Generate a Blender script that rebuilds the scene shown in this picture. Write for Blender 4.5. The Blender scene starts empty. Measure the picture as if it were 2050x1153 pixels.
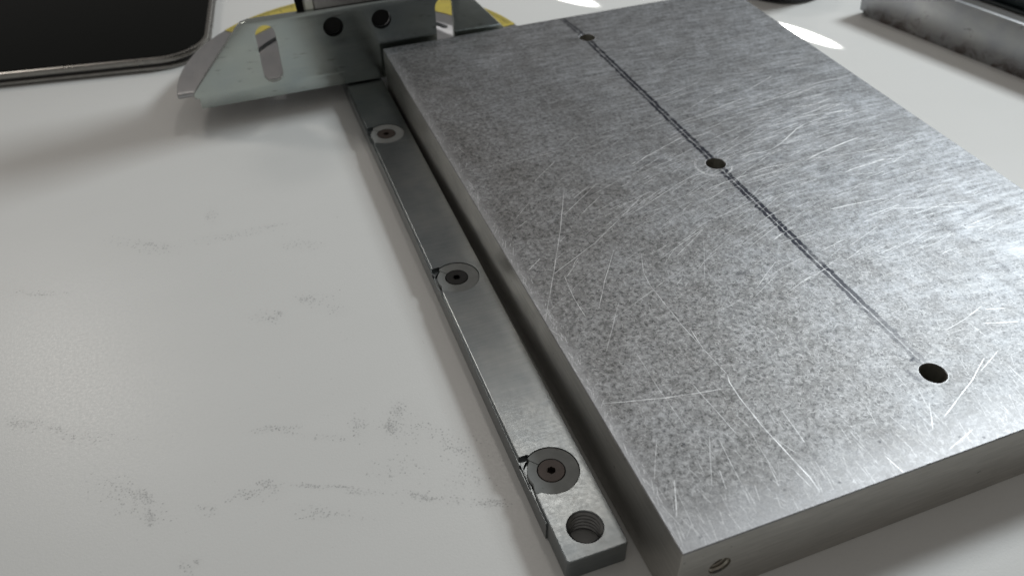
import bpy, bmesh, math, random
import numpy as np
from mathutils import Matrix, Vector, Euler

K = 0.001                      # every length below is in millimetres
scene = bpy.context.scene
COL = scene.collection
rad = math.radians
random.seed(7)
rng = np.random.default_rng(11)

# ------------------------------------------------------------------ camera
cam_d = bpy.data.cameras.new('camera')
cam = bpy.data.objects.new('camera', cam_d)
COL.objects.link(cam)
cam_d.sensor_fit = 'HORIZONTAL'
cam_d.sensor_width = 36.0
cam_d.lens = 29.63
cam_d.clip_start = 0.01
cam_d.clip_end = 50.0
cam.matrix_world = (Matrix.Translation((-79.25*K, -92.69*K, 218.63*K)) @
                    Euler((rad(48.608), rad(0.557), rad(-20.799)), 'XYZ').to_matrix().to_4x4())
cam_d.dof.use_dof = True
cam_d.dof.focus_distance = 0.285
cam_d.dof.aperture_fstop = 15.0
scene.camera = cam

# ------------------------------------------------------------------ world, lamps, exposure
world = bpy.data.worlds.new('World')
scene.world = world
world.use_nodes = True
bg = world.node_tree.nodes['Background']
bg.inputs[0].default_value = (1.0, 0.96, 0.915, 1)
bg.inputs[1].default_value = 0.175

def area(name, loc, target, sx, sy, power, color, spread=math.pi, shape='RECTANGLE', roll=None):
    l = bpy.data.lights.new(name, 'AREA')
    l.shape = shape; l.size = sx*K; l.size_y = sy*K
    l.energy = power; l.color = color; l.spread = spread
    o = bpy.data.objects.new(name, l); COL.objects.link(o)
    loc = Vector(loc)*K; target = Vector(target)*K
    z = (loc-target).normalized()
    if roll is None:
        q = z.to_track_quat('Z', 'Y')
        o.matrix_world = Matrix.Translation(loc) @ q.to_matrix().to_4x4()
    else:                                   # roll: direction of the long side on the desk
        y = Vector(roll); y = (y - z*y.dot(z)).normalized(); x = y.cross(z)
        m = Matrix((x, y, z)).transposed()
        o.matrix_world = Matrix.Translation(loc) @ m.to_4x4()
    return o

area('window_lamp', (835, 415, 760), (100, 120, 0), 190, 235, 6.2, (0.90, 0.965, 1.0))
area('ceiling_lamp', (340, 840, 1240), (0, 100, 0), 150, 110, 1.0, (1.0, 0.95, 0.9))
area('ceiling_lamp', (-520, 1080, 900), (-100, 100, 0), 160, 160, 1.3, (1.0, 0.93, 0.86))
# low sun that slips in under the blinds and lies on the desk as three long bright bars
def sun_slit(cx, cy, half_w, d, power, z=0):
    d = Vector((d[0], d[1], 0)).normalized()
    p = Vector((cx, cy, 0)) + d*600 + Vector((0, 0, 150+z))
    l = bpy.data.lights.new('sun_slit_lamp', 'SPOT')
    l.energy = power; l.color = (1.0, 0.98, 0.95); l.spot_size = 2*math.atan(half_w/618); l.spot_blend = 0.6
    l.shadow_soft_size = 0.0008
    o = bpy.data.objects.new('sun_slit_lamp', l); COL.objects.link(o)
    o.matrix_world = Matrix.Translation(p*K) @ (p-Vector((cx, cy, z))).to_track_quat('Z', 'Y').to_matrix().to_4x4()
sun_slit(247.5, 289, 6.2, (-.36, .93), 480)
sun_slit(137, 397, 7.5, (-.51, .86), 480)
sun_slit(-24, 470, 6.0, (-.45, .87), 480)
sun_slit(46, 332, 5.0, (-.45, .87), 200, 18)

scene.view_settings.view_transform = 'Standard'
scene.view_settings.look = 'None'
scene.view_settings.exposure = 0.2
scene.view_settings.gamma = 1.0
scene.render.engine = 'CYCLES'
scene.cycles.use_denoising = True
scene.render.resolution_x = 1024
scene.render.resolution_y = 575

# ------------------------------------------------------------------ object helpers
def link(name, me, mats=None, parent=None):
    o = bpy.data.objects.new(name, me); COL.objects.link(o)
    if mats:
        me.materials.clear()
        for m in (mats if isinstance(mats, (list, tuple)) else [mats]): me.materials.append(m)
    if parent: o.parent = parent
    return o
def empty(name, loc=(0, 0, 0), rz=0.0):
    o = bpy.data.objects.new(name, None); COL.objects.link(o)
    o.empty_display_size = 0.01
    o.location = Vector(loc)*K; o.rotation_euler = (0, 0, rz)
    return o
def tag(o, label=None, cat=None, group=None, kind=None):
    if label: o['label'] = label
    if cat: o['category'] = cat
    if group: o['group'] = group
    if kind: o['kind'] = kind
    return o
def fin(bm, smooth=30.0, scale=True):
    if scale: bmesh.ops.scale(bm, vec=(K, K, K), verts=bm.verts)
    bmesh.ops.recalc_face_normals(bm, faces=bm.faces)
    me = bpy.data.meshes.new('mesh'); bm.to_mesh(me); bm.free()
    if smooth:
        me.polygons.foreach_set('use_smooth', [True]*len(me.polygons))
        me.set_sharp_from_angle(angle=rad(smooth))
    return me
def box(x0, x1, y0, y1, z0, z1, bev=0.0, seg=2, bm=None):
    b = bmesh.new()
    bmesh.ops.create_cube(b, size=1.0)
    bmesh.ops.scale(b, vec=(x1-x0, y1-y0, z1-z0), verts=b.verts)
    bmesh.ops.translate(b, vec=((x0+x1)/2, (y0+y1)/2, (z0+z1)/2), verts=b.verts)
    if bev: bmesh.ops.bevel(b, geom=b.edges[:], offset=bev, segments=seg, affect='EDGES', profile=.5)
    return b
def lathe(prof, n=64, loc=(0, 0, 0), axis='Z', closed=False):
    """revolve a list of (r, z); ends on the axis are closed with a fan"""
    b = bmesh.new(); rings = []
    for r, z in prof:
        if r < 1e-6: rings.append([b.verts.new((0, 0, z))])
        else: rings.append([b.verts.new((r*math.cos(2*math.pi*i/n), r*math.sin(2*math.pi*i/n), z)) for i in range(n)])
    pairs = list(zip(rings[:-1], rings[1:]))
    if closed: pairs.append((rings[-1], rings[0]))
    for a, c in pairs:
        for i in range(n):
            j = (i+1) % n
            if len(a) == 1 and len(c) == 1: continue
            if len(a) == 1: b.faces.new((a[0], c[i], c[j]))
            elif len(c) == 1: b.faces.new((a[i], a[j], c[0]))
            else: b.faces.new((a[i], a[j], c[j], c[i]))
    if axis == 'Y': bmesh.ops.rotate(b, cent=(0, 0, 0), matrix=Matrix.Rotation(rad(90), 3, 'X'), verts=b.verts)
    bmesh.ops.translate(b, vec=loc, verts=b.verts)
    return b
def cyl(x, y, z0, z1, r, n=64, axis='Z'):
    if axis == 'Z': return lathe([(0, z0), (r, z0), (r, z1), (0, z1)], n, (x, y, 0))
    return lathe([(0, z0), (r, z0), (r, z1), (0, z1)], n, (x, 0, y), 'Y')     # runs along -y
def prism(poly, z0, z1, axis='Z'):
    """extrude a 2D polygon; axis 'Y' puts the polygon in the x-z plane"""
    b = bmesh.new()
    f = (lambda p, h: (p[0], p[1], h)) if axis == 'Z' else (lambda p, h: (p[0], h, p[1]))
    lo = [b.verts.new(f(p, z0)) for p in poly]; hi = [b.verts.new(f(p, z1)) for p in poly]
    n = len(poly)
    b.faces.new(lo); b.faces.new(hi[::-1])
    for i in range(n): b.faces.new((lo[i], lo[(i+1) % n], hi[(i+1) % n], hi[i]))
    bmesh.ops.recalc_face_normals(b, faces=b.faces)
    return b
def slot_poly(cx, z0, z1, r, n=20):
    p = [(cx+r*math.cos(a), z1-r+r*math.sin(a)) for a in np.linspace(0, math.pi, n)]
    p += [(cx+r*math.cos(a), z0+r+r*math.sin(a)) for a in np.linspace(math.pi, 2*math.pi, n)]
    return p
def merge(*bs):
    out = bmesh.new()
    for b in bs:
        me = bpy.data.meshes.new('tmp'); b.to_mesh(me); b.free(); out.from_mesh(me); bpy.data.meshes.remove(me)
    return out
def cut(b, *cutters, op='DIFFERENCE'):
    """exact booleans, evaluated once; returns a bmesh"""
    def mk(bb):
        bmesh.ops.recalc_face_normals(bb, faces=bb.faces)
        me = bpy.data.meshes.new('tmp'); bb.to_mesh(me); bb.free()
        o = bpy.data.objects.new('tmp', me); COL.objects.link(o); return o
    base = mk(b); cs = [mk(c) for c in cutters]
    for c in cs:
        m = base.modifiers.new('b', 'BOOLEAN'); m.operation = op; m.solver = 'EXACT'; m.object = c
    bpy.context.view_layer.update()
    ev = base.evaluated_get(bpy.context.evaluated_depsgraph_get())
    me = bpy.data.meshes.new_from_object(ev)
    out = bmesh.new(); out.from_mesh(me)
    for o in [base]+cs:
        d = o.data; bpy.data.objects.remove(o); bpy.data.meshes.remove(d)
    bpy.data.meshes.remove(me)
    return out
def bevel_all(b, off, seg=2, ang=35):
    bmesh.ops.remove_doubles(b, verts=b.verts, dist=1e-4)
    es = [e for e in b.edges if len(e.link_faces) == 2 and e.calc_face_angle(0) > rad(ang)]
    bmesh.ops.bevel(b, geom=es, offset=off, segments=seg, affect='EDGES', profile=.5, clamp_overlap=True)
    return b

# ------------------------------------------------------------------ node helpers
class NT:
    def __init__(s, name):
        s.m = bpy.data.materials.new(name); s.m.use_nodes = True
        s.t = s.m.node_tree; s.b = s.t.nodes['Principled BSDF']
    def n(s, typ, **kw):
        x = s.t.nodes.new(typ)
        for k, v in kw.items(): setattr(x, k, v)
        return x
    def l(s, a, b): s.t.links.new(a, b)
    def coord(s, scale=(1, 1, 1), rz=0.0):
        tc = s.n('ShaderNodeTexCoord'); mp = s.n('ShaderNodeMapping')
        s.l(tc.outputs['Object'], mp.inputs['Vector'])
        mp.inputs['Scale'].default_value = scale; mp.inputs['Rotation'].default_value = (0, 0, rz)
        return mp.outputs[0]
    def noise(s, vec, scale, detail=3, rough=.55, dist=0.0):
        x = s.n('ShaderNodeTexNoise'); s.l(vec, x.inputs['Vector'])
        x.inputs['Scale'].default_value = scale; x.inputs['Detail'].default_value = detail
        x.inputs['Roughness'].default_value = rough; x.inputs['Distortion'].default_value = dist
        return x.outputs['Fac']
    def ramp(s, fac, *stops):
        x = s.n('ShaderNodeValToRGB'); s.l(fac, x.inputs[0])
        el = x.color_ramp.elements
        while len(el) < len(stops): el.new(.5)
        for e, (p, c) in zip(el, stops):
            e.position = p; e.color = (c, c, c, 1) if isinstance(c, (int, float)) else (*c, 1)
        return x.outputs[0]
    def mix(s, fac, a, b, mode='MIX'):
        x = s.n('ShaderNodeMix', data_type='RGBA', blend_type=mode)
        for sock, v in ((x.inputs[0], fac), (x.inputs[6], a), (x.inputs[7], b)):
            if hasattr(v, 'node'): s.l(v, sock)
            elif isinstance(v, (int, float)): sock.default_value = v if sock.type == 'VALUE' else (v, v, v, 1)
            else: sock.default_value = (*v, 1)
        return x.outputs[2]
    def math(s, op, a, b=0.0, clamp=False):
        x = s.n('ShaderNodeMath', operation=op, use_clamp=clamp)
        for sock, v in ((x.inputs[0], a), (x.inputs[1], b)):
            if hasattr(v, 'node'): s.l(v, sock)
            else: sock.default_value = v
        return x.outputs[0]
    def bump(s, h, strength, dist=.0001):
        x = s.n('ShaderNodeBump'); s.l(h, x.inputs['Height'])
        x.inputs['Strength'].default_value = strength; x.inputs['Distance'].default_value = dist
        s.l(x.outputs[0], s.b.inputs['Normal'])
    def set(s, **kw):
        names = dict(color='Base Color', rough='Roughness', metal='Metallic', spec='Specular IOR Level', trans='Transmission Weight', ior='IOR', alpha='Alpha')
        for k, v in kw.items():
            sock = s.b.inputs[names[k]]
            if hasattr(v, 'node'): s.l(v, sock)
            elif k == 'color': sock.default_value = (*v, 1)
            else: sock.default_value = v
        return s.m
def mask_image(name, arrs):
    """three grey maps drawn in code -> one non-colour image"""
    h, w = arrs[0].shape
    im = bpy.data.images.new(name, w, h, alpha=False, float_buffer=False)
    im.colorspace_settings.name = 'Non-Color'
    px = np.ones((h, w, 4), np.float32)
    for i, a in enumerate(arrs): px[..., i] = np.clip(a, 0, 1)
    im.pixels.foreach_set(px.ravel()); im.update(); im.pack()
    return im
def splat(img, xs, ys, val, res):
    """bilinear stamps of points given in mm"""
    h, w = img.shape
    fx = xs/res-.5; fy = ys/res-.5
    ix = np.floor(fx).astype(int); iy = np.floor(fy).astype(int); ax = fx-ix; ay = fy-iy
    val = np.broadcast_to(val, xs.shape)
    for dx, dy, wt in ((0, 0, (1-ax)*(1-ay)), (1, 0, ax*(1-ay)), (0, 1, (1-ax)*ay), (1, 1, ax*ay)):
        jx = ix+dx; jy = iy+dy; ok = (jx >= 0) & (jx < w) & (jy >= 0) & (jy < h)
        np.maximum.at(img, (jy[ok], jx[ok]), (val*np.minimum(wt*1.6, 1))[ok])
SCR=[(((99.0,191.0),(86.9,187.2)),0.7,1.0),
(((103.3,186.5),(122.3,190.7),(141.9,194.9)),0.8,1.0),
(((103.2,185.2),(121.5,187.2),(141.3,189.9)),0.8,1.0),
(((148.4,200.9),(165.8,208.3)),0.9,1.2),
(((177.1,213.3),(187.5,213.7)),1.0,1.3),
(((159.2,217.7),(176.8,217.4)),0.6,1.0),
(((141.6,187.8),(157.8,189.8),(180.1,194.2),(189.0,194.9),(197.0,192.7)),0.9,1.2),
(((157.6,188.3),(168.0,189.7),(178.5,191.7)),0.9,1.3),
(((151.4,190.3),(164.9,193.0),(178.5,194.8)),0.7,1.0),
(((166.2,184.9),(177.4,184.9)),0.9,1.4),
(((158.9,179.0),(167.7,177.9),(178.0,180.1)),0.9,1.5),
(((156.5,172.3),(164.5,173.4),(170.4,175.3),(174.4,175.7),(180.8,172.6)),0.9,1.3),
(((165.7,171.4),(178.1,173.7)),0.8,1.2),
(((140.1,169.1),(153.9,171.1),(167.2,169.9),(181.0,167.2)),0.9,1.2),
(((166.7,169.1),(181.9,168.8)),0.9,1.2),
(((142.9,160.4),(147.9,163.3),(155.3,165.8),(167.3,167.0)),1.0,1.3),
(((136.7,162.9),(154.1,166.3)),0.7,1.0),
(((133.8,178.1),(146.7,178.1)),0.6,1.0),
(((130.5,173.0),(143.3,178.0)),0.7,1.0),
(((137.9,184.5),(146.7,184.3)),0.7,1.0),
(((154.9,165.9),(147.2,162.7),(142.6,160.1),(138.7,157.7),(133.9,155.3),(128.4,153.1),(123.7,152.6),(119.2,153.2),(115.1,152.8),(111.2,152.3)),1.0,1.3),
(((121.1,158.3),(136.0,162.2)),0.8,1.1),
(((106.4,154.2),(113.5,155.9),(120.8,158.0)),0.8,1.1),
(((109.9,140.9),(117.5,142.1),(133.1,141.1),(138.5,141.4),(153.9,145.2),(168.0,147.8)),0.9,1.2),
(((139.9,142.1),(155.1,145.2),(169.9,147.9)),0.9,1.2),
(((107.7,137.5),(121.8,138.9),(132.9,140.8)),0.8,1.1),
(((107.1,136.6),(122.1,138.4)),0.6,1.0),
(((120.1,137.2),(123.4,138.2),(127.9,138.8)),0.7,1.0),
(((138.5,141.4),(147.8,139.4),(172.3,136.7),(175.5,137.5)),0.9,1.2),
(((145.7,127.5),(151.7,128.6),(156.5,129.4),(168.2,130.0)),1.0,1.5),
(((151.4,128.3),(166.5,129.5),(173.1,128.1)),0.9,1.3),
(((146.4,125.6),(157.4,122.8)),0.8,1.1),
(((151.1,121.1),(161.7,122.7)),0.7,1.1),
(((105.3,129.5),(129.9,129.5),(138.5,128.8)),0.7,1.0),
(((124.4,108.8),(136.6,108.2),(150.8,107.2)),0.8,1.1),
(((135.5,100.3),(151.4,101.6)),0.8,1.1),
(((68.6,163.1),(77.4,167.7),(87.9,171.5),(98.9,175.7)),1.0,1.3),
(((69.5,164.8),(71.3,165.7)),1.0,1.6),
(((47.2,132.4),(62.6,143.1),(68.0,144.6)),0.7,1.0),
(((50.8,133.0),(65.7,139.0),(79.0,144.8),(93.6,150.1)),0.8,1.0),
(((93.6,150.1),(106.6,152.5)),0.5,1.0),
(((104.2,158.3),(121.7,167.1)),0.7,1.0),
(((90.0,138.1),(102.5,139.9),(109.7,140.6)),0.8,1.2),
(((83.9,134.7),(101.5,135.1),(120.6,135.8)),0.6,1.0),
(((79.2,136.5),(93.5,142.4)),0.6,1.0),
(((57.1,170.1),(61.2,170.1)),0.6,1.0),
(((67.1,170.6),(77.2,173.6)),0.6,1.0),
(((28.2,142.0),(49.6,157.1)),0.8,1.0),
(((36.8,159.6),(23.7,133.4),(11.3,110.8),(0.5,91.6)),0.8,0.9),
(((11.7,112.1),(33.1,123.0),(47.8,132.9)),0.8,1.0),
(((27.0,167.6),(40.7,178.3)),0.7,1.0),
(((10.7,146.8),(20.2,155.2)),0.5,1.0),
(((4.9,117.4),(11.0,122.1)),0.9,1.0),
(((37.7,116.8),(27.3,102.6),(19.4,90.6)),0.7,1.0),
(((46.1,111.7),(41.8,101.8),(40.7,94.5),(41.1,73.9),(41.8,63.5)),0.7,1.0),
(((15.3,110.1),(13.7,98.2),(13.6,88.2)),0.7,1.0),
(((94.5,100.7),(99.2,102.7)),1.0,1.3),
(((54.7,104.1),(76.5,117.2)),0.5,1.0),
(((71.5,111.3),(59.6,90.4)),0.4,1.0),
(((3.0,184.5),(9.8,184.5),(31.6,183.9),(46.8,185.3),(62.4,186.4)),0.6,1.0),
(((2.5,52.7),(10.5,50.5),(20.8,47.9),(30.0,46.2),(39.0,44.7)),0.9,1.1),
(((43.3,49.3),(42.1,46.3),(41.7,40.2),(41.8,28.9),(42.8,18.7),(43.9,8.3),(43.6,3.3)),1.0,1.3),
(((42.8,71.7),(42.0,61.1),(43.3,49.3)),0.7,0.9),
(((121.2,26.4),(111.3,20.6),(92.2,11.7)),0.9,1.2),
(((127.5,27.2),(116.0,22.3)),0.8,1.0),
(((92.8,18.2),(86.4,9.2)),0.8,1.0),
(((97.1,5.4),(85.7,2.1)),0.9,1.2),
(((67.7,6.8),(68.7,0.1)),0.9,1.3),
(((41.4,11.9),(42.4,5.4)),0.8,1.0),
(((50.5,30.9),(49.7,18.3)),0.6,1.0),
(((31.3,50.0),(33.5,28.2)),0.6,0.9),
(((123.3,79.7),(125.2,77.5),(129.7,76.9)),0.8,1.0),
(((123.3,79.7),(133.6,81.6)),0.8,1.0),
(((132.4,38.6),(143.5,35.1)),1.0,1.3),
(((138.0,43.6),(144.6,41.6)),0.9,1.2),
(((118.7,40.5),(127.9,42.2),(138.2,45.4)),0.7,1.0),
(((125.5,109.0),(138.0,108.3),(149.6,106.9)),0.8,1.0),
(((141.3,102.8),(174.3,91.5)),0.8,1.0),
(((151.4,94.7),(167.7,95.8),(181.5,92.5)),0.8,1.1),
(((164.0,81.4),(180.1,83.4)),0.7,1.0),
(((163.8,81.1),(173.5,78.9)),0.8,1.0),
(((118.2,269.7),(132.6,275.4)),0.5,1.0),
(((112.2,231.1),(138.2,243.4)),0.4,1.2),
(((145.6,246.4),(181.9,251.6)),0.5,1.2),
(((126.7,248.0),(150.8,250.4)),0.4,1.2),
(((147.9,245.5),(176.6,235.7)),0.4,1.2),
(((148.5,216.5),(165.9,215.1)),0.5,1.2),
(((15.0,264.7),(24.3,266.4)),0.5,1.0),
(((100.8,204.6),(126.8,209.3)),0.5,1.0),
(((-1.2,92.7),(29.2,111.1)),0.3,0.9),
(((13.5,72.2),(18.9,79.8),(27.6,91.9)),0.4,0.9),
(((6.4,5.4),(8.5,21.2)),0.4,1.0),
(((24.6,8.1),(27.7,28.4)),0.5,0.9),
(((35.7,10.6),(37.6,28.4)),0.4,0.9),
(((26.0,30.9),(17.8,15.8)),0.5,0.9),
(((11.2,34.8),(4.1,22.9)),0.5,0.9),
(((21.6,69.0),(20.9,51.3),(21.2,36.7)),0.4,0.9),
(((64.2,18.0),(64.1,4.9)),0.4,1.0),
(((9.2,20.9),(4.0,10.3)),0.8,1.2),
(((22.3,19.4),(20.7,13.0)),0.6,1.0),
(((36.0,15.8),(34.3,8.6)),0.6,1.0)]
DIRT=[(-52.8,87.4,3.3,7.8,4.2,-2.8,260),(-65.6,93.6,1.9,-0.7,-0.8,-3.7,60),(-135.7,92.4,7.9,-7.0,-1.4,-4.0,160),(-131.8,82.3,2.1,-2.5,-0.9,-1.6,50),(-105.4,80.6,5.9,-0.6,0.1,-1.5,70),(-96.4,80.1,3.2,-2.9,-0.9,-1.9,40),(-74.8,70.7,8.4,-4.3,-0.3,-1.1,80),(-55.4,60.3,5.4,-3.2,-0.5,-1.3,60),(-37.4,51.4,6.8,-3.5,-0.6,-1.3,80),(-167.4,134.3,5.5,-2.1,0.1,-2.3,70),(-151.8,124.8,9.2,-4.8,-0.1,-2.6,80),(-92.9,103.0,4.7,-0.7,-0.0,-1.3,60),(-77.9,94.9,9.0,-4.2,-0.2,-1.0,50),(-65.0,160.8,7.0,-3.8,-1.1,-4.2,110),(-83.7,157.5,4.4,-1.7,-0.3,-2.2,50),(-172.4,207.0,7.4,-2.9,0.1,-1.6,60),(-124.9,218.6,7.8,-3.1,-0.1,-2.8,70),(-99.1,233.6,1.6,-0.6,-0.4,-3.8,40),(-88.7,214.2,16.4,-1.3,-0.1,-2.2,70),(-66.1,198.0,5.9,-2.3,-0.6,-3.3,50),(-35.4,71.9,5.9,-5.9,-3.3,-4.7,70),(-48.2,68.4,11.8,-4.6,-1.6,-5.4,60),(-36.1,59.7,5.8,-2.3,-1.8,-5.2,60),(-123.2,62.1,2.0,-0.8,-0.1,-1.6,25),(-114.6,78.4,2.8,-1.1,-0.1,-1.5,20),(-81.0,63.5,8.2,-4.2,-0.5,-1.7,40),(-38.7,77.5,5.9,-8.8,-1.9,-2.1,50)]

# ------------------------------------------------------------------ sizes
PW, PL, PT = 203.2, 306.1, 27.44          # the plate

# ------------------------------------------------------------------ desk
def desk_material():
    t = NT('white_laminate')
    v = t.coord()
    RES = .3; X0, Y0, WX, WY = -300.0, -60.0, 360.0, 420.0
    h, w = int(WY/RES), int(WX/RES)
    dark = np.zeros((h, w), np.float32)
    haze_ = np.zeros((h, w), np.float32)
    for cx, cy, ax, ay, bx, by, n in DIRT:                 # specks of metal dust where they lie, in uneven clumps
        for sub in range(4):
            ca, cb, ss = rng.normal(0, .55), rng.normal(0, .6), .15+.45*rng.random()
            m = int(n*(.12+.5*rng.random()))
            a = ca+rng.normal(0, ss, m); b = cb+rng.normal(0, ss*1.3, m)
            x = cx+ax*a+bx*b; y = cy+ay*a+by*b
            splat(dark, x-X0, y-Y0, .15+.8*rng.random(m)**2, RES)
            m = n*30
            a = ca+rng.normal(0, ss*1.2, m); b = cb+rng.normal(0, ss*1.6, m)
            splat(haze_, cx+ax*a+bx*b-X0, cy+ay*a+by*b-Y0, .03*rng.random(m), RES)
    dark = np.maximum(dark, haze_)
    m = 1500
    splat(dark, rng.random(m)*WX, rng.random(m)*WY, .3*rng.random(m)**2, RES)
    im = mask_image('desk_dust', [dark, dark, dark])
    tc = t.n('ShaderNodeTexCoord'); mp = t.n('ShaderNodeMapping')
    t.l(tc.outputs['Object'], mp.inputs['Vector'])
    mp.inputs['Scale'].default_value = (1/(WX*K), 1/(WY*K), 1)
    mp.inputs['Location'].default_value = (-X0/WX, -Y0/WY, 0)
    ti = t.n('ShaderNodeTexImage', image=im, extension='CLIP'); t.l(mp.outputs[0], ti.inputs[0])
    smear = t.noise(t.coord((1, 3.0, 1), rad(-12)), 14, 4, .6)
    base = t.mix(t.ramp(smear, (.3, 0.0), (.75, 1.0)), (.735, .735, .715), (.72, .72, .698))
    fine = t.noise(v, 900, 2, .6)
    base = t.mix(t.math('MULTIPLY', t.ramp(fine, (.45, 0.0), (.75, 1.0)), .10), base, (.56, .56, .55))
    col = t.mix(t.math('MULTIPLY', ti.outputs[0], .7), base, (.05, .055, .06))
    peb = t.noise(v, 1300, 3, .6)
    t.bump(peb, .22, .00016)
    return t.set(color=col, rough=t.ramp(fine, (.3, .30), (.8, .42)), spec=.45)

top = fin(box(-900, 900, -600, 1100, -25, 0, 2), smooth=30)
desk = link('desk', top, desk_material())
tag(desk, 'white laminate desk top smudged with dark metal dust', None, None, 'structure')

# ------------------------------------------------------------------ scratched plate
def plate_top_material():
    t = NT('scuffed_aluminium')
    RES = .1
    w, h = int(PW/RES), int(PL/RES)
    scr = np.zeros((h, w), np.float32); curl = np.zeros((h, w), np.float32); ink = np.zeros((h, w), np.float32)
    def line(img, pts, val, wid, wob=.04):
        pts = np.array(pts, float); seg = np.hypot(*np.diff(pts, axis=0).T); s = np.r_[0, np.cumsum(seg)]
        n = max(3, int(s[-1]/.05)); q = np.linspace(0, s[-1], n)
        if len(pts) > 2:                                    # ease the corners
            x = np.interp(q, s, pts[:, 0]); y = np.interp(q, s, pts[:, 1])
            kk = max(3, int(1.6/.05)) | 1
            if n > 3*kk:
                ker = np.hanning(kk+2)[1:-1]; ker /= ker.sum(); pad = kk//2
                x = np.convolve(np.pad(x, pad, mode='edge'), ker, 'valid'); y = np.convolve(np.pad(y, pad, mode='edge'), ker, 'valid')
        else:
            x = np.interp(q, s, pts[:, 0]); y = np.interp(q, s, pts[:, 1])
        u = q/s[-1]
        vv = val*(np.minimum(1, np.minimum(u, 1-u)*9+.25))*(.30+.70*np.interp(q, np.linspace(0, s[-1], 14), rng.random(14)))
        d = np.gradient(np.c_[x, y], axis=0); d /= np.linalg.norm(d, axis=1)[:, None]+1e-9
        ph = rng.random()*6; wv = wob*np.sin(q*.5+ph)
        for off in np.arange(-wid/2, wid/2+.01, .07):
            splat(img, x-d[:, 1]*(off+wv), y+d[:, 0]*(off+wv), vv, RES)
    for pts, val, wid in SCR: line(scr, pts, val*.95, .115*wid)
    # the fan of strokes across the middle, in the direction of the traced ones
    for i in range(900):
        f = rng.random()
        cx = 95+rng.normal(0, 36)+18*f; cy = 148+rng.normal(0, 26)+(cx-100)*.28
        if i > 520: cx = 152+rng.normal(0, 20); cy = 168+rng.normal(0, 22)
        if i > 820: cx = 140+rng.normal(0, 30); cy = 100+rng.normal(0, 22)
        if cx > 200 or cx < 3: continue
        ang = rad(np.interp(cx, [20, 70, 110, 150, 200], [33, 21, 13, 7, 2])+rng.normal(0, 6.0))
        L = np.clip(rng.lognormal(2.35, .55), 4, 40)
        bow = rng.normal(0, .035)*L
        dx, dy = math.cos(ang)*L/2, math.sin(ang)*L/2
        line(scr, [(cx-dx, cy-dy), (cx-dy/L*bow, cy+dx/L*bow), (cx+dx, cy+dy)], .14+.56*rng.random()**2.0, .08)
    # ring left by a tool round the middle hole
    hx, hy = 101.3, 152.4
    for k in range(4):
        a = np.linspace(rad(95+8*k), rad(300+15*k), 60); r = 7.0+.28*k
        line(scr, np.c_[hx-1.6+r*np.cos(a), hy-.8+r*np.sin(a)], .22+.08*k, .09)
    for a0_, a1_ in ((165, 215), (285, 335)):
        a = np.linspace(rad(a0_), rad(a1_), 40); line(scr, np.c_[hx-1.6+7.4*np.cos(a), hy-.8+7.4*np.sin(a)], .8, .16)
    for px, py in ((101.6, 279.3), (101.3, 152.4), (102.1, 27.0)):
        a = np.linspace(0, 6.4, 70)
        line(scr, np.c_[px+4.3*np.cos(a), py+4.3*np.sin(a)], .5, .12)
    # brushed wear up from the near edge and the left edge
    for i in range(380):
        cx = rng.random()*PW; cy = abs(rng.normal(0, 13)); L = 2+6*rng.random()
        a = rad(90+rng.normal(0, 12)-8*(cx > 90))
        line(scr, [(cx, cy), (cx+math.cos(a)*L, cy+math.sin(a)*L)], .12+.33*rng.random()**2, .09)
    for i in range(260):
        cy = rng.random()*PL; cx = abs(rng.normal(0, 2.2)); L = 1+4*rng.random(); a = rad(80+rng.normal(0, 16))
        line(scr, [(cx, cy), (cx+math.cos(a)*L, cy+math.sin(a)*L)], .2+.35*rng.random()**2, .1)
    # thousands of tiny curls
    N = 52000
    cx = rng.random(N)*PW; cy = rng.random(N)*PL
    dens = np.clip(.25+.70*np.exp(-((cx-60)/75)**2-((cy-70)/75)**2)+.35*np.exp(-((cx-150)/60)**2-((cy-60)/60)**2), 0, 1)
    keep = rng.random(N) < dens; cx, cy, dens = cx[keep], cy[keep], dens[keep]; N = len(cx)
    r = rng.lognormal(.0, .55, N)*.9; L = rng.lognormal(.25, .45, N); a0 = rng.random(N)*6.283; sg = np.where(rng.random(N) < .5, -1, 1)
    val = (.25+.75*rng.random(N)**1.5)*dens
    S = np.linspace(0, 1, 24)
    a = a0[:, None]+sg[:, None]*np.minimum(L/r, 4.2)[:, None]*S[None]
    X = cx[:, None]+r[:, None]*(np.cos(a)-np.cos(a0)[:, None]); Y = cy[:, None]+r[:, None]*(np.sin(a)-np.sin(a0)[:, None])
    for o_ in (0, .09): splat(curl, X.ravel()+o_, Y.ravel()+o_, np.repeat(val, 24), RES)
    # marker: two inked bands either side of a scribed line, broken and fading towards the near hole
    ys = np.arange(31, 305.5, .05)
    xc = np.interp(ys, [31, 88, 152, 280, 305], [102.0, 101.4, 101.2, 100.6, 98.6])
    fade = np.interp(ys, [31, 52, 72, 95, 150, 200, 270, 305], [.25, .42, .65, .95, 1.0, .95, .8, .55])
    for off, wd, g in ((-.95, 1.35, .95), (1.0, 1.45, 1.05)):
        rag = np.convolve(rng.normal(0, 1, len(ys)), np.ones(25)/25, 'same')*1.1
        brk = np.convolve(rng.normal(0, 1, len(ys)), np.ones(60)/60, 'same')*7
        for o in np.arange(-wd/2, wd/2, .06):
            val_ = fade*g*np.clip(1.0+.42*brk+.3*rng.normal(0, 1, len(ys))-.9*np.abs(o/wd)**2, .05, 1)
            splat(ink, xc+off+o+rag*.8, ys, val_, RES)
    line(scr, [(101.9, 33), (101.3, 88), (101.1, 150)], .36, .10)
    line(scr, [(101.1, 157), (100.6, 275)], .28, .09)
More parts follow.
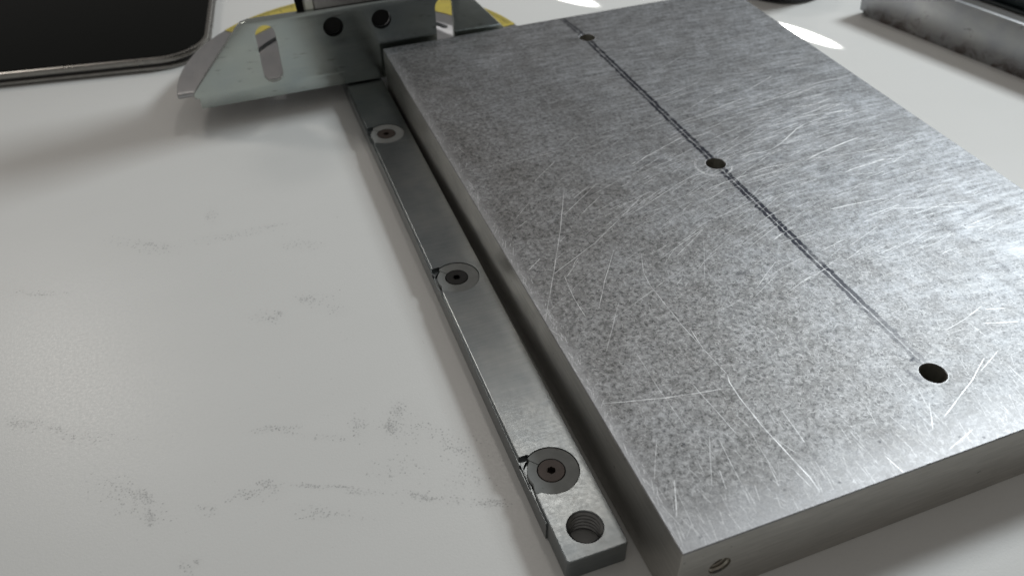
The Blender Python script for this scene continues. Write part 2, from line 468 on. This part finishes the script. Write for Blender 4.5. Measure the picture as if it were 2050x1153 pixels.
    def stain(pts, wd, val):
        pts = np.array(pts, float); m = int(2200*wd)
        u = rng.random(m)*(len(pts)-1); i = np.minimum(u.astype(int), len(pts)-2); f = (u-i)[:, None]
        p = pts[i]*(1-f)+pts[i+1]*f+rng.normal(0, wd*.45, (m, 2)); splat(ink, p[:, 0], p[:, 1], val*rng.random(m), RES)
    stain([(157, 86), (160, 76), (160.5, 62), (160, 55)], 1.7, .42)
    stain([(170, 100), (172, 88)], .8, .35)
    stain([(72.5, 89), (75.5, 88)], 1.2, .5); stain([(96, 26), (95, 31)], .7, .55); stain([(99, 33.5), (101, 34.5)], .5, .8)
    stain([(38, 150), (46, 152)], 1.4, .3); stain([(72, 163), (84, 163)], 1.6, .35)
    for i in range(150): stain([(rng.random()*PW, rng.random()*PL)]*2, .35, .5)
    im = mask_image('plate_marks', [scr, curl, ink])
    tc = t.n('ShaderNodeTexCoord'); mp = t.n('ShaderNodeMapping')
    t.l(tc.outputs['Object'], mp.inputs['Vector'])
    mp.inputs['Scale'].default_value = (1/(PW*K), 1/(PL*K), 1)
    ti = t.n('ShaderNodeTexImage', image=im, extension='EXTEND'); t.l(mp.outputs[0], ti.inputs[0])
    sep = t.n('ShaderNodeSeparateColor'); t.l(ti.outputs[0], sep.inputs[0])
    S_, C_, I_ = sep.outputs
    v = t.coord()
    g1 = t.noise(v, 620, 4, .68, .6)                        # grain of the oxide, about 1.5 mm
    g2 = t.noise(v, 1700, 2, .6)
    g3 = t.noise(v, 38, 4, .6)                              # cloudy patches
    st = t.noise(t.coord((.14, 1, 1), rad(-9)), 640, 3, .65, .3)   # rubbed along the strokes, right and middle
    xyz = t.n('ShaderNodeSeparateXYZ'); t.l(tc.outputs['Object'], xyz.inputs[0])
    side = t.math('ADD', xyz.outputs[0], t.math('MULTIPLY', xyz.outputs[1], .45))
    side = t.math('ADD', t.math('MULTIPLY', side, 9.0), t.math('MULTIPLY', g3, .8))
    gs = t.mix(t.math('MULTIPLY', t.math('SUBTRACT', side, 1.2, True), .5), g1, st)
    pale_side = t.math('MULTIPLY', t.math('SUBTRACT', side, 1.15, True), .42)
    g4 = t.noise(v, 150, 3, .6, .8)                         # blotches of 5 to 10 mm
    grain = t.ramp(gs, (.37, .095), (.50, .215), (.64, .345))
    base = t.mix(t.ramp(g2, (.40, 0.0), (.7, .45)), grain, (.38, .38, .38))
    base = t.mix(.42, base, t.mix(t.ramp(g3, (.32, 0.0), (.68, 1.0)), (.62, .60, .58), (1.05, 1.06, 1.08)), 'MULTIPLY')
    base = t.mix(.42, base, t.mix(t.ramp(g4, (.34, 0.0), (.62, 1.0)), (.60, .585, .565), (1.08, 1.08, 1.08)), 'MULTIPLY')
    base = t.mix(t.math('MULTIPLY', pale_side, 2.2, True), base, t.mix(1.0, base, (1.22, 1.26, 1.31), 'MULTIPLY'))             # paler and bluer towards the right and far side
    # paler, rubbed rim along the near and left edges
    def rim(sock, wmm, amt):
        d = t.math('DIVIDE', sock, wmm*K)
        d = t.math('ADD', d, t.math('MULTIPLY', t.math('SUBTRACT', g1, .5), 1.6))
        return t.math('MULTIPLY', t.math('SUBTRACT', 1.0, d, True), amt)
    rm = t.math('MAXIMUM', rim(xyz.outputs[1], 15, .5), rim(xyz.outputs[0], 4.5, .55))
    base = t.mix(rm, base, (.42, .42, .43))
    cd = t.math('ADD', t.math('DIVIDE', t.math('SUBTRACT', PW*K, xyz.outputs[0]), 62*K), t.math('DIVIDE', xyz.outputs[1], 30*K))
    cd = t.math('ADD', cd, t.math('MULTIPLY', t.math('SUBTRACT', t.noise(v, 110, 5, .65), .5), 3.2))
    glare = t.ramp(cd, (.55, 1.0), (.85, 0.0))            # smoother patches at the right hand corner, window glare painted into their colour
    base = t.mix(t.math('MULTIPLY', glare, .85), base, (.80, .80, .80))
    base = t.mix(t.math('MULTIPLY', C_, .52), base, (.66, .655, .65))
    base = t.mix(t.math('MULTIPLY', t.math('MULTIPLY', I_, 1.25, True), .95), base, (.022, .024, .034))
    base = t.mix(t.math('MULTIPLY', S_, .95), base, (.97, .97, .97))
    ro = t.mix(rm, t.ramp(g1, (.3, .48), (.7, .58)), t.ramp(g1, (.35, .46), (.65, .56)))
    ro = t.mix(glare, ro, .36)
    ro = t.mix(t.math('MULTIPLY', S_, .8), ro, .58)
    hgt = t.math('SUBTRACT', t.math('ADD', t.math('MULTIPLY', g1, .8), t.math('MULTIPLY', g2, .4)), t.math('MULTIPLY', C_, .30))
    t.bump(hgt, .30, .00012)
    return t.set(color=base, rough=ro, metal=1.0)

def brushed(name, c0, c1, stretch, rough, scale=420, bump=.2, cloud=.15, rz=0, metal=1.0):
    t = NT(name)
    v = t.coord(stretch, rz)
    a = t.noise(v, scale, 3, .6); b = t.noise(t.coord(), 45, 4, .6)
    col = t.mix(t.ramp(a, (.3, 0.0), (.7, 1.0)), c0, c1)
    col = t.mix(t.math('MULTIPLY', t.ramp(b, (.35, 0.0), (.7, 1.0)), cloud), col, tuple(x*.55 for x in c0))
    sp = t.noise(t.coord(), 380, 2, .5)
    col = t.mix(t.ramp(sp, (.70, 0.0), (.78, .7)), col, (.06, .055, .05))
    t.bump(a, bump, .0001)
    return t.set(color=col, rough=t.ramp(b, (.3, rough-.05), (.7, rough+.08)), metal=metal)

side_mat = brushed('sawn_aluminium', (.43, .42, .395), (.55, .535, .505), (.08, .08, 1.0), .42, 900, .25)
bore_mat = brushed('dark_bore', (.50, .48, .43), (.62, .60, .55), (1, 1, .1), .4, 500)

b = box(0, PW, 0, PL, 0, PT, .30, 1)
HOLES = ((101.6, 279.3), (101.3, 152.4), (102.1, 27.0))
cutters = [cyl(x, y, -2, PT+2, 4.0) for x, y in HOLES]
cutters += [lathe([(0, PT-.35), (3.9, PT-.35), (4.5, PT+.25), (0, PT+.25)], 64, (x, y, 0)) for x, y in HOLES]
side_hole = lathe([(0, -2), (3.4, -2), (3.4, 22), (0, 24)], 48, (12.9, 0, 14.6), 'Y')
bmesh.ops.transform(side_hole, matrix=Matrix.Translation((0, 0, 0)), verts=side_hole.verts)
for vv in side_hole.verts: vv.co.y = -vv.co.y
cutters.append(side_hole)
nk = []
for x_ in (77, 24, 31.5, 36, 41, 46.5, 57, 92, 118, 131, 158, 176):
    q = bmesh.new(); bmesh.ops.create_icosphere(q, subdivisions=1, radius=.35+.45*random.random() if x_ != 77 else 1.0)
    bmesh.ops.scale(q, vec=(1.6, .7, .7), verts=q.verts); bmesh.ops.translate(q, vec=(x_, -.15, PT+.12), verts=q.verts); nk.append(q)
for y_ in (9, 17, 33, 39, 48, 58, 66, 74, 88, 103, 121, 150, 171, 204, 240):
    q = bmesh.new(); bmesh.ops.create_icosphere(q, subdivisions=1, radius=.3+.4*random.random())
    bmesh.ops.scale(q, vec=(.7, 1.8, .7), verts=q.verts); bmesh.ops.translate(q, vec=(-.15, y_, PT+.12), verts=q.verts); nk.append(q)
cutters.append(merge(*nk))
b = cut(b, *cutters)
me = fin(b, 25)
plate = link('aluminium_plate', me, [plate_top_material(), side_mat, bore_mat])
mi = []
for p in me.polygons:
    c = p.center/K
    inh = any((c.x-x)**2+(c.y-y)**2 < 4.05**2 for x, y in HOLES) or ((c.x-12.9)**2+(c.z-14.6)**2 < 3.45**2 and c.y > .05)
    mi.append(2 if inh and abs(p.normal.z) < .9 else (0 if p.normal.z > .35 else 1))
me.polygons.foreach_set('material_index', mi)
tag(plate, 'thick scratched aluminium plate with three holes along an inked centre line', 'metal plate')
prof = []
for k in range(9):
    prof += [(3.42, .7+k*1.0), (2.9, 1.2+k*1.0)]
th = lathe(prof, 40, (12.9, 0, 14.6), 'Y')
for vv in th.verts: vv.co.y = -vv.co.y
link('screw_thread', fin(th, 20), brushed('thread_steel', (.30, .28, .24), (.45, .42, .36), (1, 1, 1), .35), plate)

# ------------------------------------------------------------------ mitre gauge
gauge = empty('mitre_gauge', (-13.9, 17.9, 0), -.0105)
tag(gauge, 'zinc plated mitre gauge with slotted fence, yellow arc scale and steel slide bar', 'mitre gauge')

def bar_material():
    t = NT('zinc_plated_steel')
    v = t.coord((1, .12, 1))
    a = t.noise(t.coord((.05, 1, 1)), 1500, 2, .5)           # fine mill marks across the bar
    f = t.noise(t.coord(), 60, 4, .65); g = t.noise(t.coord(), 700, 3, .7, .5)
    col = t.mix(t.ramp(f, (.3, 0.0), (.7, 1.0)), (.185, .205, .215), (.25, .265, .265))
    col = t.mix(t.ramp(g, (.60, 0.0), (.74, .35)), col, (.20, .20, .20))
    col = t.mix(t.math('MULTIPLY', t.ramp(a, (.35, 0.0), (.65, 1.0)), .09), col, (.45, .45, .44))
    h = t.math('ADD', t.math('MULTIPLY', a, .6), t.math('MULTIPLY', g, .25))
    t.bump(h, .14, .00010)
    return t.set(color=col, rough=t.ramp(g, (.3, .28), (.7, .35)), metal=1.0)
bar_mat = bar_material()
WASH = ((-1.6, 30.4), (-1.6, 126.0), (-1.6, 238.0))
b = box(-9.2, 9.5, 0, 372, .05, 9.2)
# round the two vertical corners of the near end a little, then break all edges
es = [e for e in b.edges if all(abs(vx.co.y) < .01 for vx in e.verts) and abs(e.verts[0].co.z-e.verts[1].co.z) > 1]
bmesh.ops.bevel(b, geom=es, offset=1.0, segments=4, affect='EDGES', profile=.5)
bevel_all(b, .30, 2, 40)
cs = []
for u, vv in WASH:
    cs.append(cyl(u, vv, 6.2, 12, 8.7, 72))
    cs.append(box(-12, -6.2, vv+.2, vv+7.9, 7.5, 12))
    cs.append(box(-12, -7.2, vv-6.5, vv+.3, 7.5, 12))
cs.append(cyl(0, 8.9, -2, 12, 5.2, 72))
cs.append(lathe([(0, 8.75), (5.1, 8.75), (5.75, 9.5), (0, 9.5)], 72, (0, 8.9, 0)))
b = cut(b, *cs)
lip = box(-9.75, -9.0, 14.5, 372, .02, 7.7, .12, 1)
lip = cut(lip, *[box(-12, -9.3, vv-3.5, vv+6, 6.6, 12) for u, vv in WASH])
bar = link('slide_bar', fin(merge(b, lip), 14), bar_mat, gauge)
prof = []
for k in range(5): z_ = .5+k*1.6; prof += [(5.18, z_), (5.18, z_+.45), (4.55, z_+.75), (4.55, z_+1.15)]
prof.append((5.18, 8.6))
link('screw_thread', fin(lathe(prof, 64, (0, 8.9, 0)), 20), brushed('dark_thread', (.20, .20, .20), (.30, .30, .29), (1, 1, 1), .25), bar)

wash_mat = brushed('grey_washer', (.21, .222, .218), (.255, .267, .262), (1, 1, 1), .62, 300, .08, .25, 0, .2)
def screw_mat(name, c, r=.42):
    t = NT(name)
    n = t.noise(t.coord(), 900, 3, .6)
    t.bump(n, .2, .0001)
    return t.set(color=t.mix(n, tuple(x*.6 for x in c), tuple(x*1.5 for x in c)), rough=r, metal=.25)
rust = screw_mat('brown_screw', (.050, .036, .030)); black = screw_mat('black_screw', (.007, .0065, .006), .5)
def washer_mesh():
    p = []
    for d in range(0, 127, 3): p.append((8.5*math.cos(rad(d)), 8.5*math.sin(rad(d))))
    p.append((8.3*math.cos(rad(128)), 8.3*math.sin(rad(128))))
    for d in range(131, 206, 5): p.append((7.35*math.cos(rad(d)), 7.5*math.sin(rad(d))))
    p += [(-7.35, -5.0), (-7.3, -6.2), (-6.2, -6.25)]
    for d in range(227, 360, 3): p.append((8.5*math.cos(rad(d)), 8.5*math.sin(rad(d))))
    w = prism(p, 6.25, 8.98)
    bevel_all(w, .10, 1, 50)
    s = box(0, 9.5, -.13, .13, 7.6, 10)
    bmesh.ops.rotate(s, cent=(0, 0, 0), matrix=Matrix.Rotation(rad(131), 3, 'Z'), verts=s.verts)
    return fin(cut(w, cyl(0, 0, 5, 12, 4.42, 48), s), 30)
def screw_mesh():
    s = lathe([(0, 6.3), (4.2, 6.3), (4.2, 8.75), (4.0, 9.05), (0, 9.05)], 48)
    hexa = prism([(1.45*math.cos(rad(60*k+10)), 1.45*math.sin(rad(60*k+10))) for k in range(6)], 7.0, 10)
    return fin(cut(s, hexa), 25)
wm, sm = washer_mesh(), screw_mesh()
for k, (u, vv) in enumerate(WASH):
    w = link('expansion_washer', wm, wash_mat if k == 0 else None, bar); w.location = Vector((u, vv, 0))*K
    s = link('washer_screw', sm if k == 0 else sm.copy(), rust if k == 0 else (black if k == 1 else rust), bar)
    s.location = Vector((u, vv, 0))*K; s.rotation_euler = (0, 0, rad(40*k))
    s['label'] = ('brown hex socket screw', 'black hex socket screw', 'dark brown hex socket screw')[k]

def zinc():
    t = NT('bright_zinc_sheet')
    v = t.coord((.25, 1, 1.6))
    a = t.noise(v, 120, 4, .6); s = t.noise(t.coord(), 26, 3, .55); g = t.noise(t.coord(), 900, 2, .6)
    col = t.mix(t.ramp(s, (.32, 0.0), (.5, .5), (.68, 1.0)), (.40, .45, .45), (.49, .525, .48))
    col = t.mix(t.math('MULTIPLY', t.ramp(a, (.5, 0.0), (.8, 1.0)), .5), col, (.55, .57, .56))
    d = t.noise(t.coord((.5, 1, 2.5)), 210, 3, .7)
    col = t.mix(t.ramp(d, (.63, 0.0), (.76, .7)), col, (.10, .09, .07))
    t.bump(g, .10, .00008)
    return t.set(color=col, rough=t.ramp(a, (.3, .15), (.7, .24)), metal=1.0)
zinc_mat = zinc()
FV = 292.1; UC = .6
fp = [(-82.3, 10), (82.3, 10), (82.3, 15.6), (84.2, 15.8), (84.4, 18.2)]
fp += [(57.6, 47.6), (55.2, 49.8), (51.5, 50.6), (-51.5, 50.6), (-55.2, 49.8), (-57.6, 47.6)]
fp += [(-84.4, 18.2), (-84.2, 15.8), (-82.3, 15.6)]
face = prism([(x+UC, z) for x, z in fp], FV, FV+3.0, 'Y')
bevel_all(face, .25, 2, 50)
cs = [prism(slot_poly(s*44.9+UC, 17.6, 47.3, 4.75), FV-4, FV+8, 'Y') for s in (-1, 1)]
for s in (-1, 1):
    hb = lathe([(0, -5), (5.0, -5), (5.0, 9), (0, 9)], 56, (0, 0, 0), 'Y')
    bmesh.ops.translate(hb, vec=(s*12.1+UC, FV+1, 41.2), verts=hb.verts); cs.append(hb)
face = cut(face, *cs)
link('fence_face', fin(face, 30), zinc_mat, gauge)
blk = screw_mat('deep_black', (.003, .003, .003), .7)
for s in (-1, 1):  # black plugs added behind the fence holes to make them look deep and dark
    bo = lathe([(0, 3.5), (4.7, 3.5), (4.85, 3.8), (4.85, 9), (0, 9)], 40, (0, 0, 0), 'Y')
    for vx in bo.verts: vx.co.y = -vx.co.y
    bmesh.ops.translate(bo, vec=(s*12.1+UC, FV-.7, 41.2), verts=bo.verts)
    link('hole_plug', fin(bo, 30), blk, gauge)

# half round protractor sheet behind the fence
HV = FV+3.2
def arc_pts(r, a0, a1, n): return [(UC+r*math.cos(a), HV-.1+r*math.sin(a)) for a in np.linspace(rad(a0), rad(a1), n)]
disc = prism(arc_pts(92.2, 0, 180, 90), 15.4, 18.0)
bevel_all(disc, .9, 3, 40)
arc = prism(arc_pts(61.2, 27, 153, 60)+arc_pts(57.2, 153, 27, 60), 12, 20)
ends = [cyl(*arc_pts(59.2, a, a, 1)[0], 12, 20, 2.0, 24) for a in (27, 153)]
disc = cut(disc, arc, *ends)
base_mat = brushed('satin_zinc', (.38, .385, .40), (.45, .45, .455), (1, .3, 1), .38, 160, .06, .2)
head = link('protractor_head', fin(disc, 30), base_mat, gauge)
link('pivot_boss', fin(lathe([(0, 9.2), (13, 9.2), (13, 15.4), (0, 15.4)], 40, (0, HV+22, 0)), 30), base_mat, gauge)
def yellow():
    t = NT('yellow_tape')
    n = t.noise(t.coord(), 160, 3, .6)
    c = t.mix(t.ramp(n, (.45, 0.0), (.75, .6)), (.52, .42, .075), (.34, .27, .06))
    return t.set(color=c, rough=.45)
tape = prism(arc_pts(91.6, 10, 133, 90)+arc_pts(72.5, 133, 10, 90), 18.0, 18.25)
scale_o = link('yellow_scale', fin(tape, 30), yellow(), head)
marks = []
for d in range(12, 133):
    r0 = 90.6; r1 = 84.6 if d % 10 == 0 else (86.4 if d % 5 == 0 else 87.8)
    q = box(r1, r0, -.22, .22, 18.24, 18.29)
    bmesh.ops.rotate(q, cent=(0, 0, 0), matrix=Matrix.Rotation(rad(d), 3, 'Z'), verts=q.verts)
    bmesh.ops.translate(q, vec=(UC, HV-.1, 0), verts=q.verts); marks.append(q)
mk = link('scale_marks', fin(merge(*marks), 0), NT('black_print').set(color=(.05, .045, .03), rough=.6), head)
tag(mk, None, None, None, 'stuff')
# block on top of the fence, clear cursor beside it
blkm = brushed('cast_grey', (.33, .32, .31), (.40, .39, .38), (1, 1, 1), .55, 300, .1, .25)
blk2 = NT('black_knob_plastic').set(color=(.015, .015, .015), rough=.4)
link('clamp_block', fin(bevel_all(prism([(-18.8, FV+.9), (17.4, FV+.9), (17.4, FV+34), (-18.8, FV+34)], 50.75, 82), .35, 2), 30), blkm, gauge)
link('handle_knob', fin(lathe([(0, 82), (9, 82), (9, 90), (15, 95), (17.5, 106), (17.5, 138), (14, 146), (0, 148)], 48, (-.7, FV+17, 0)), 40), blk2, gauge)
link('block_stem', fin(box(-17.6, 16.2, FV+9, FV+30, 18.05, 50.7, .3, 1), 30), blkm, gauge)
cl = NT('clear_plastic').set(color=(.85, .86, .80), rough=.25, trans=.55, ior=1.45)
link('cursor_window', fin(box(-23.0, -19.0, FV+4, FV+38, 18.4, 80, .5, 2), 30), cl, gauge)
link('cursor_strip', fin(bevel_all(prism([(-23.2, 24), (-23.2, 80), (-29.5, 80), (-25.4, 36)], FV+10, FV+14, 'Y'), .2, 1), 30), blk, gauge)

# ------------------------------------------------------------------ tablet at the top left
tab = empty('tablet', (-85.2, 378.7, 0), rad(-8.7))
tag(tab, 'black glass tablet with a rounded corner and thin silver rim', 'tablet')
def rrect(x0, x1, y0, y1, r, n=14):
    p = []
    for cx, cy, a in ((x1-r, y1-r, 0), (x0+r, y1-r, 90), (x0+r, y0+r, 180), (x1-r, y0+r, 270)):
        p += [(cx+r*math.cos(rad(a+t)), cy+r*math.sin(rad(a+t))) for t in np.linspace(0, 90, n)]
    return p
silver = brushed('tablet_silver', (.24, .23, .215), (.30, .29, .27), (1, 1, 1), .28, 300, .02, .1)
gm = NT('black_glass')
gm = gm.set(color=(.003, .0035, .003), rough=gm.ramp(gm.noise(gm.coord(), 30, 3), (.3, .12), (.7, .2)), spec=.03)
dk = NT('dark_gap').set(color=(.02, .018, .016), rough=.6)
link('back_shell', fin(bevel_all(prism(rrect(-262, 0, 0, 182, 27), .3, 2.9), .6, 2, 40), 30), silver, tab)
link('seam', fin(prism(rrect(-261, -1.0, 1.0, 181, 26), 2.9, 4.4), 30), dk, tab)
link('rim', fin(bevel_all(prism(rrect(-262, 0, 0, 182, 27), 4.4, 7.7), .7, 2, 40), 30), silver, tab)
link('screen_glass', fin(bevel_all(prism(rrect(-260.2, -1.9, 1.9, 180.2, 25), 7.5, 8.0), .2, 1, 40), 30), gm, tab)

# ------------------------------------------------------------------ steel bar on edge at the top right, dark case behind it
st = empty('steel_bar', (296.9, 296.2, 0), math.atan2(-.965, .261))
tag(st, 'stained grey steel bar standing on edge with a small step at its corner', 'steel bar')
fm = NT('stained_steel')
v = fm.coord(); n1 = fm.noise(v, 48, 4, .6); n2 = fm.noise(v, 130, 4, .65, .8); n3 = fm.noise(v, 800, 2, .6)
c = fm.mix(fm.ramp(n1, (.3, 0.0), (.7, 1.0)), (.30, .31, .33), (.40, .40, .395))
c = fm.mix(fm.ramp(n2, (.64, 0.0), (.74, .85)), c, (.07, .055, .05))
xz = fm.n('ShaderNodeSeparateXYZ'); fm.l(v, xz.inputs[0])
foot = fm.math('MULTIPLY', fm.math('SUBTRACT', 1.0, fm.math('DIVIDE', xz.outputs[2], .010), True), fm.ramp(n2, (.42, 0.0), (.6, .9)))
c = fm.mix(foot, c, (.10, .075, .07))                        # dark brown blotches, stronger towards the foot of the bar
fm.bump(n3, .2, .0001)
fm = fm.set(color=c, rough=.42, metal=.9)
fpoly = [(0, 0), (0, 2.3), (-4.0, 2.7), (-4.9, 8.7), (-5.2, 26.8), (170, 26.8), (170, 0)]
link('face_plate', fin(bevel_all(prism(fpoly, 0, 3.0, 'Y'), .3, 2, 30), 30), fm, st)
dm = NT('dark_paint')
dm = dm.set(color=dm.mix(dm.noise(dm.coord(), 90, 4), (.018, .016, .014), (.045, .040, .033)), rough=.65)
link('backing', fin(box(-3.5, 169, 3.0, 13.5, 0, 26.0, .5, 2), 30), dm, st)
case = empty('dark_case', (296.9, 296.2, 0), math.atan2(-.965, .261))
tag(case, 'dark green black case behind the steel bar', 'case')
cm = NT('dark_green_case')
cm = cm.set(color=cm.mix(cm.noise(cm.coord(), 40, 3), (.012, .018, .020), (.030, .045, .050)), rough=.35)
link('case_body', fin(box(20, 175, 16.0, 70, 0, 27, 2.5, 3), 30), cm, case)
link('case_lid', fin(box(19.5, 175.5, 15.6, 70.4, 27.2, 33, 2.0, 3), 30), cm, case)

# ------------------------------------------------------------------ round black base cut by the top of the frame
cup = link('black_cup', fin(lathe([(0, 0), (28.5, 0), (30, 1.2), (30.2, 4), (29.2, 5), (29.2, 46), (28.2, 48), (26.4, 48), (25.6, 46), (25.6, 4), (0, 4)], 72, (275.5, 356.0, 0)), 30),
           NT('black_plastic').set(color=(.008, .008, .009), rough=.32))
tag(cup, 'round black cup whose foot shows above the far end of the plate', 'cup')
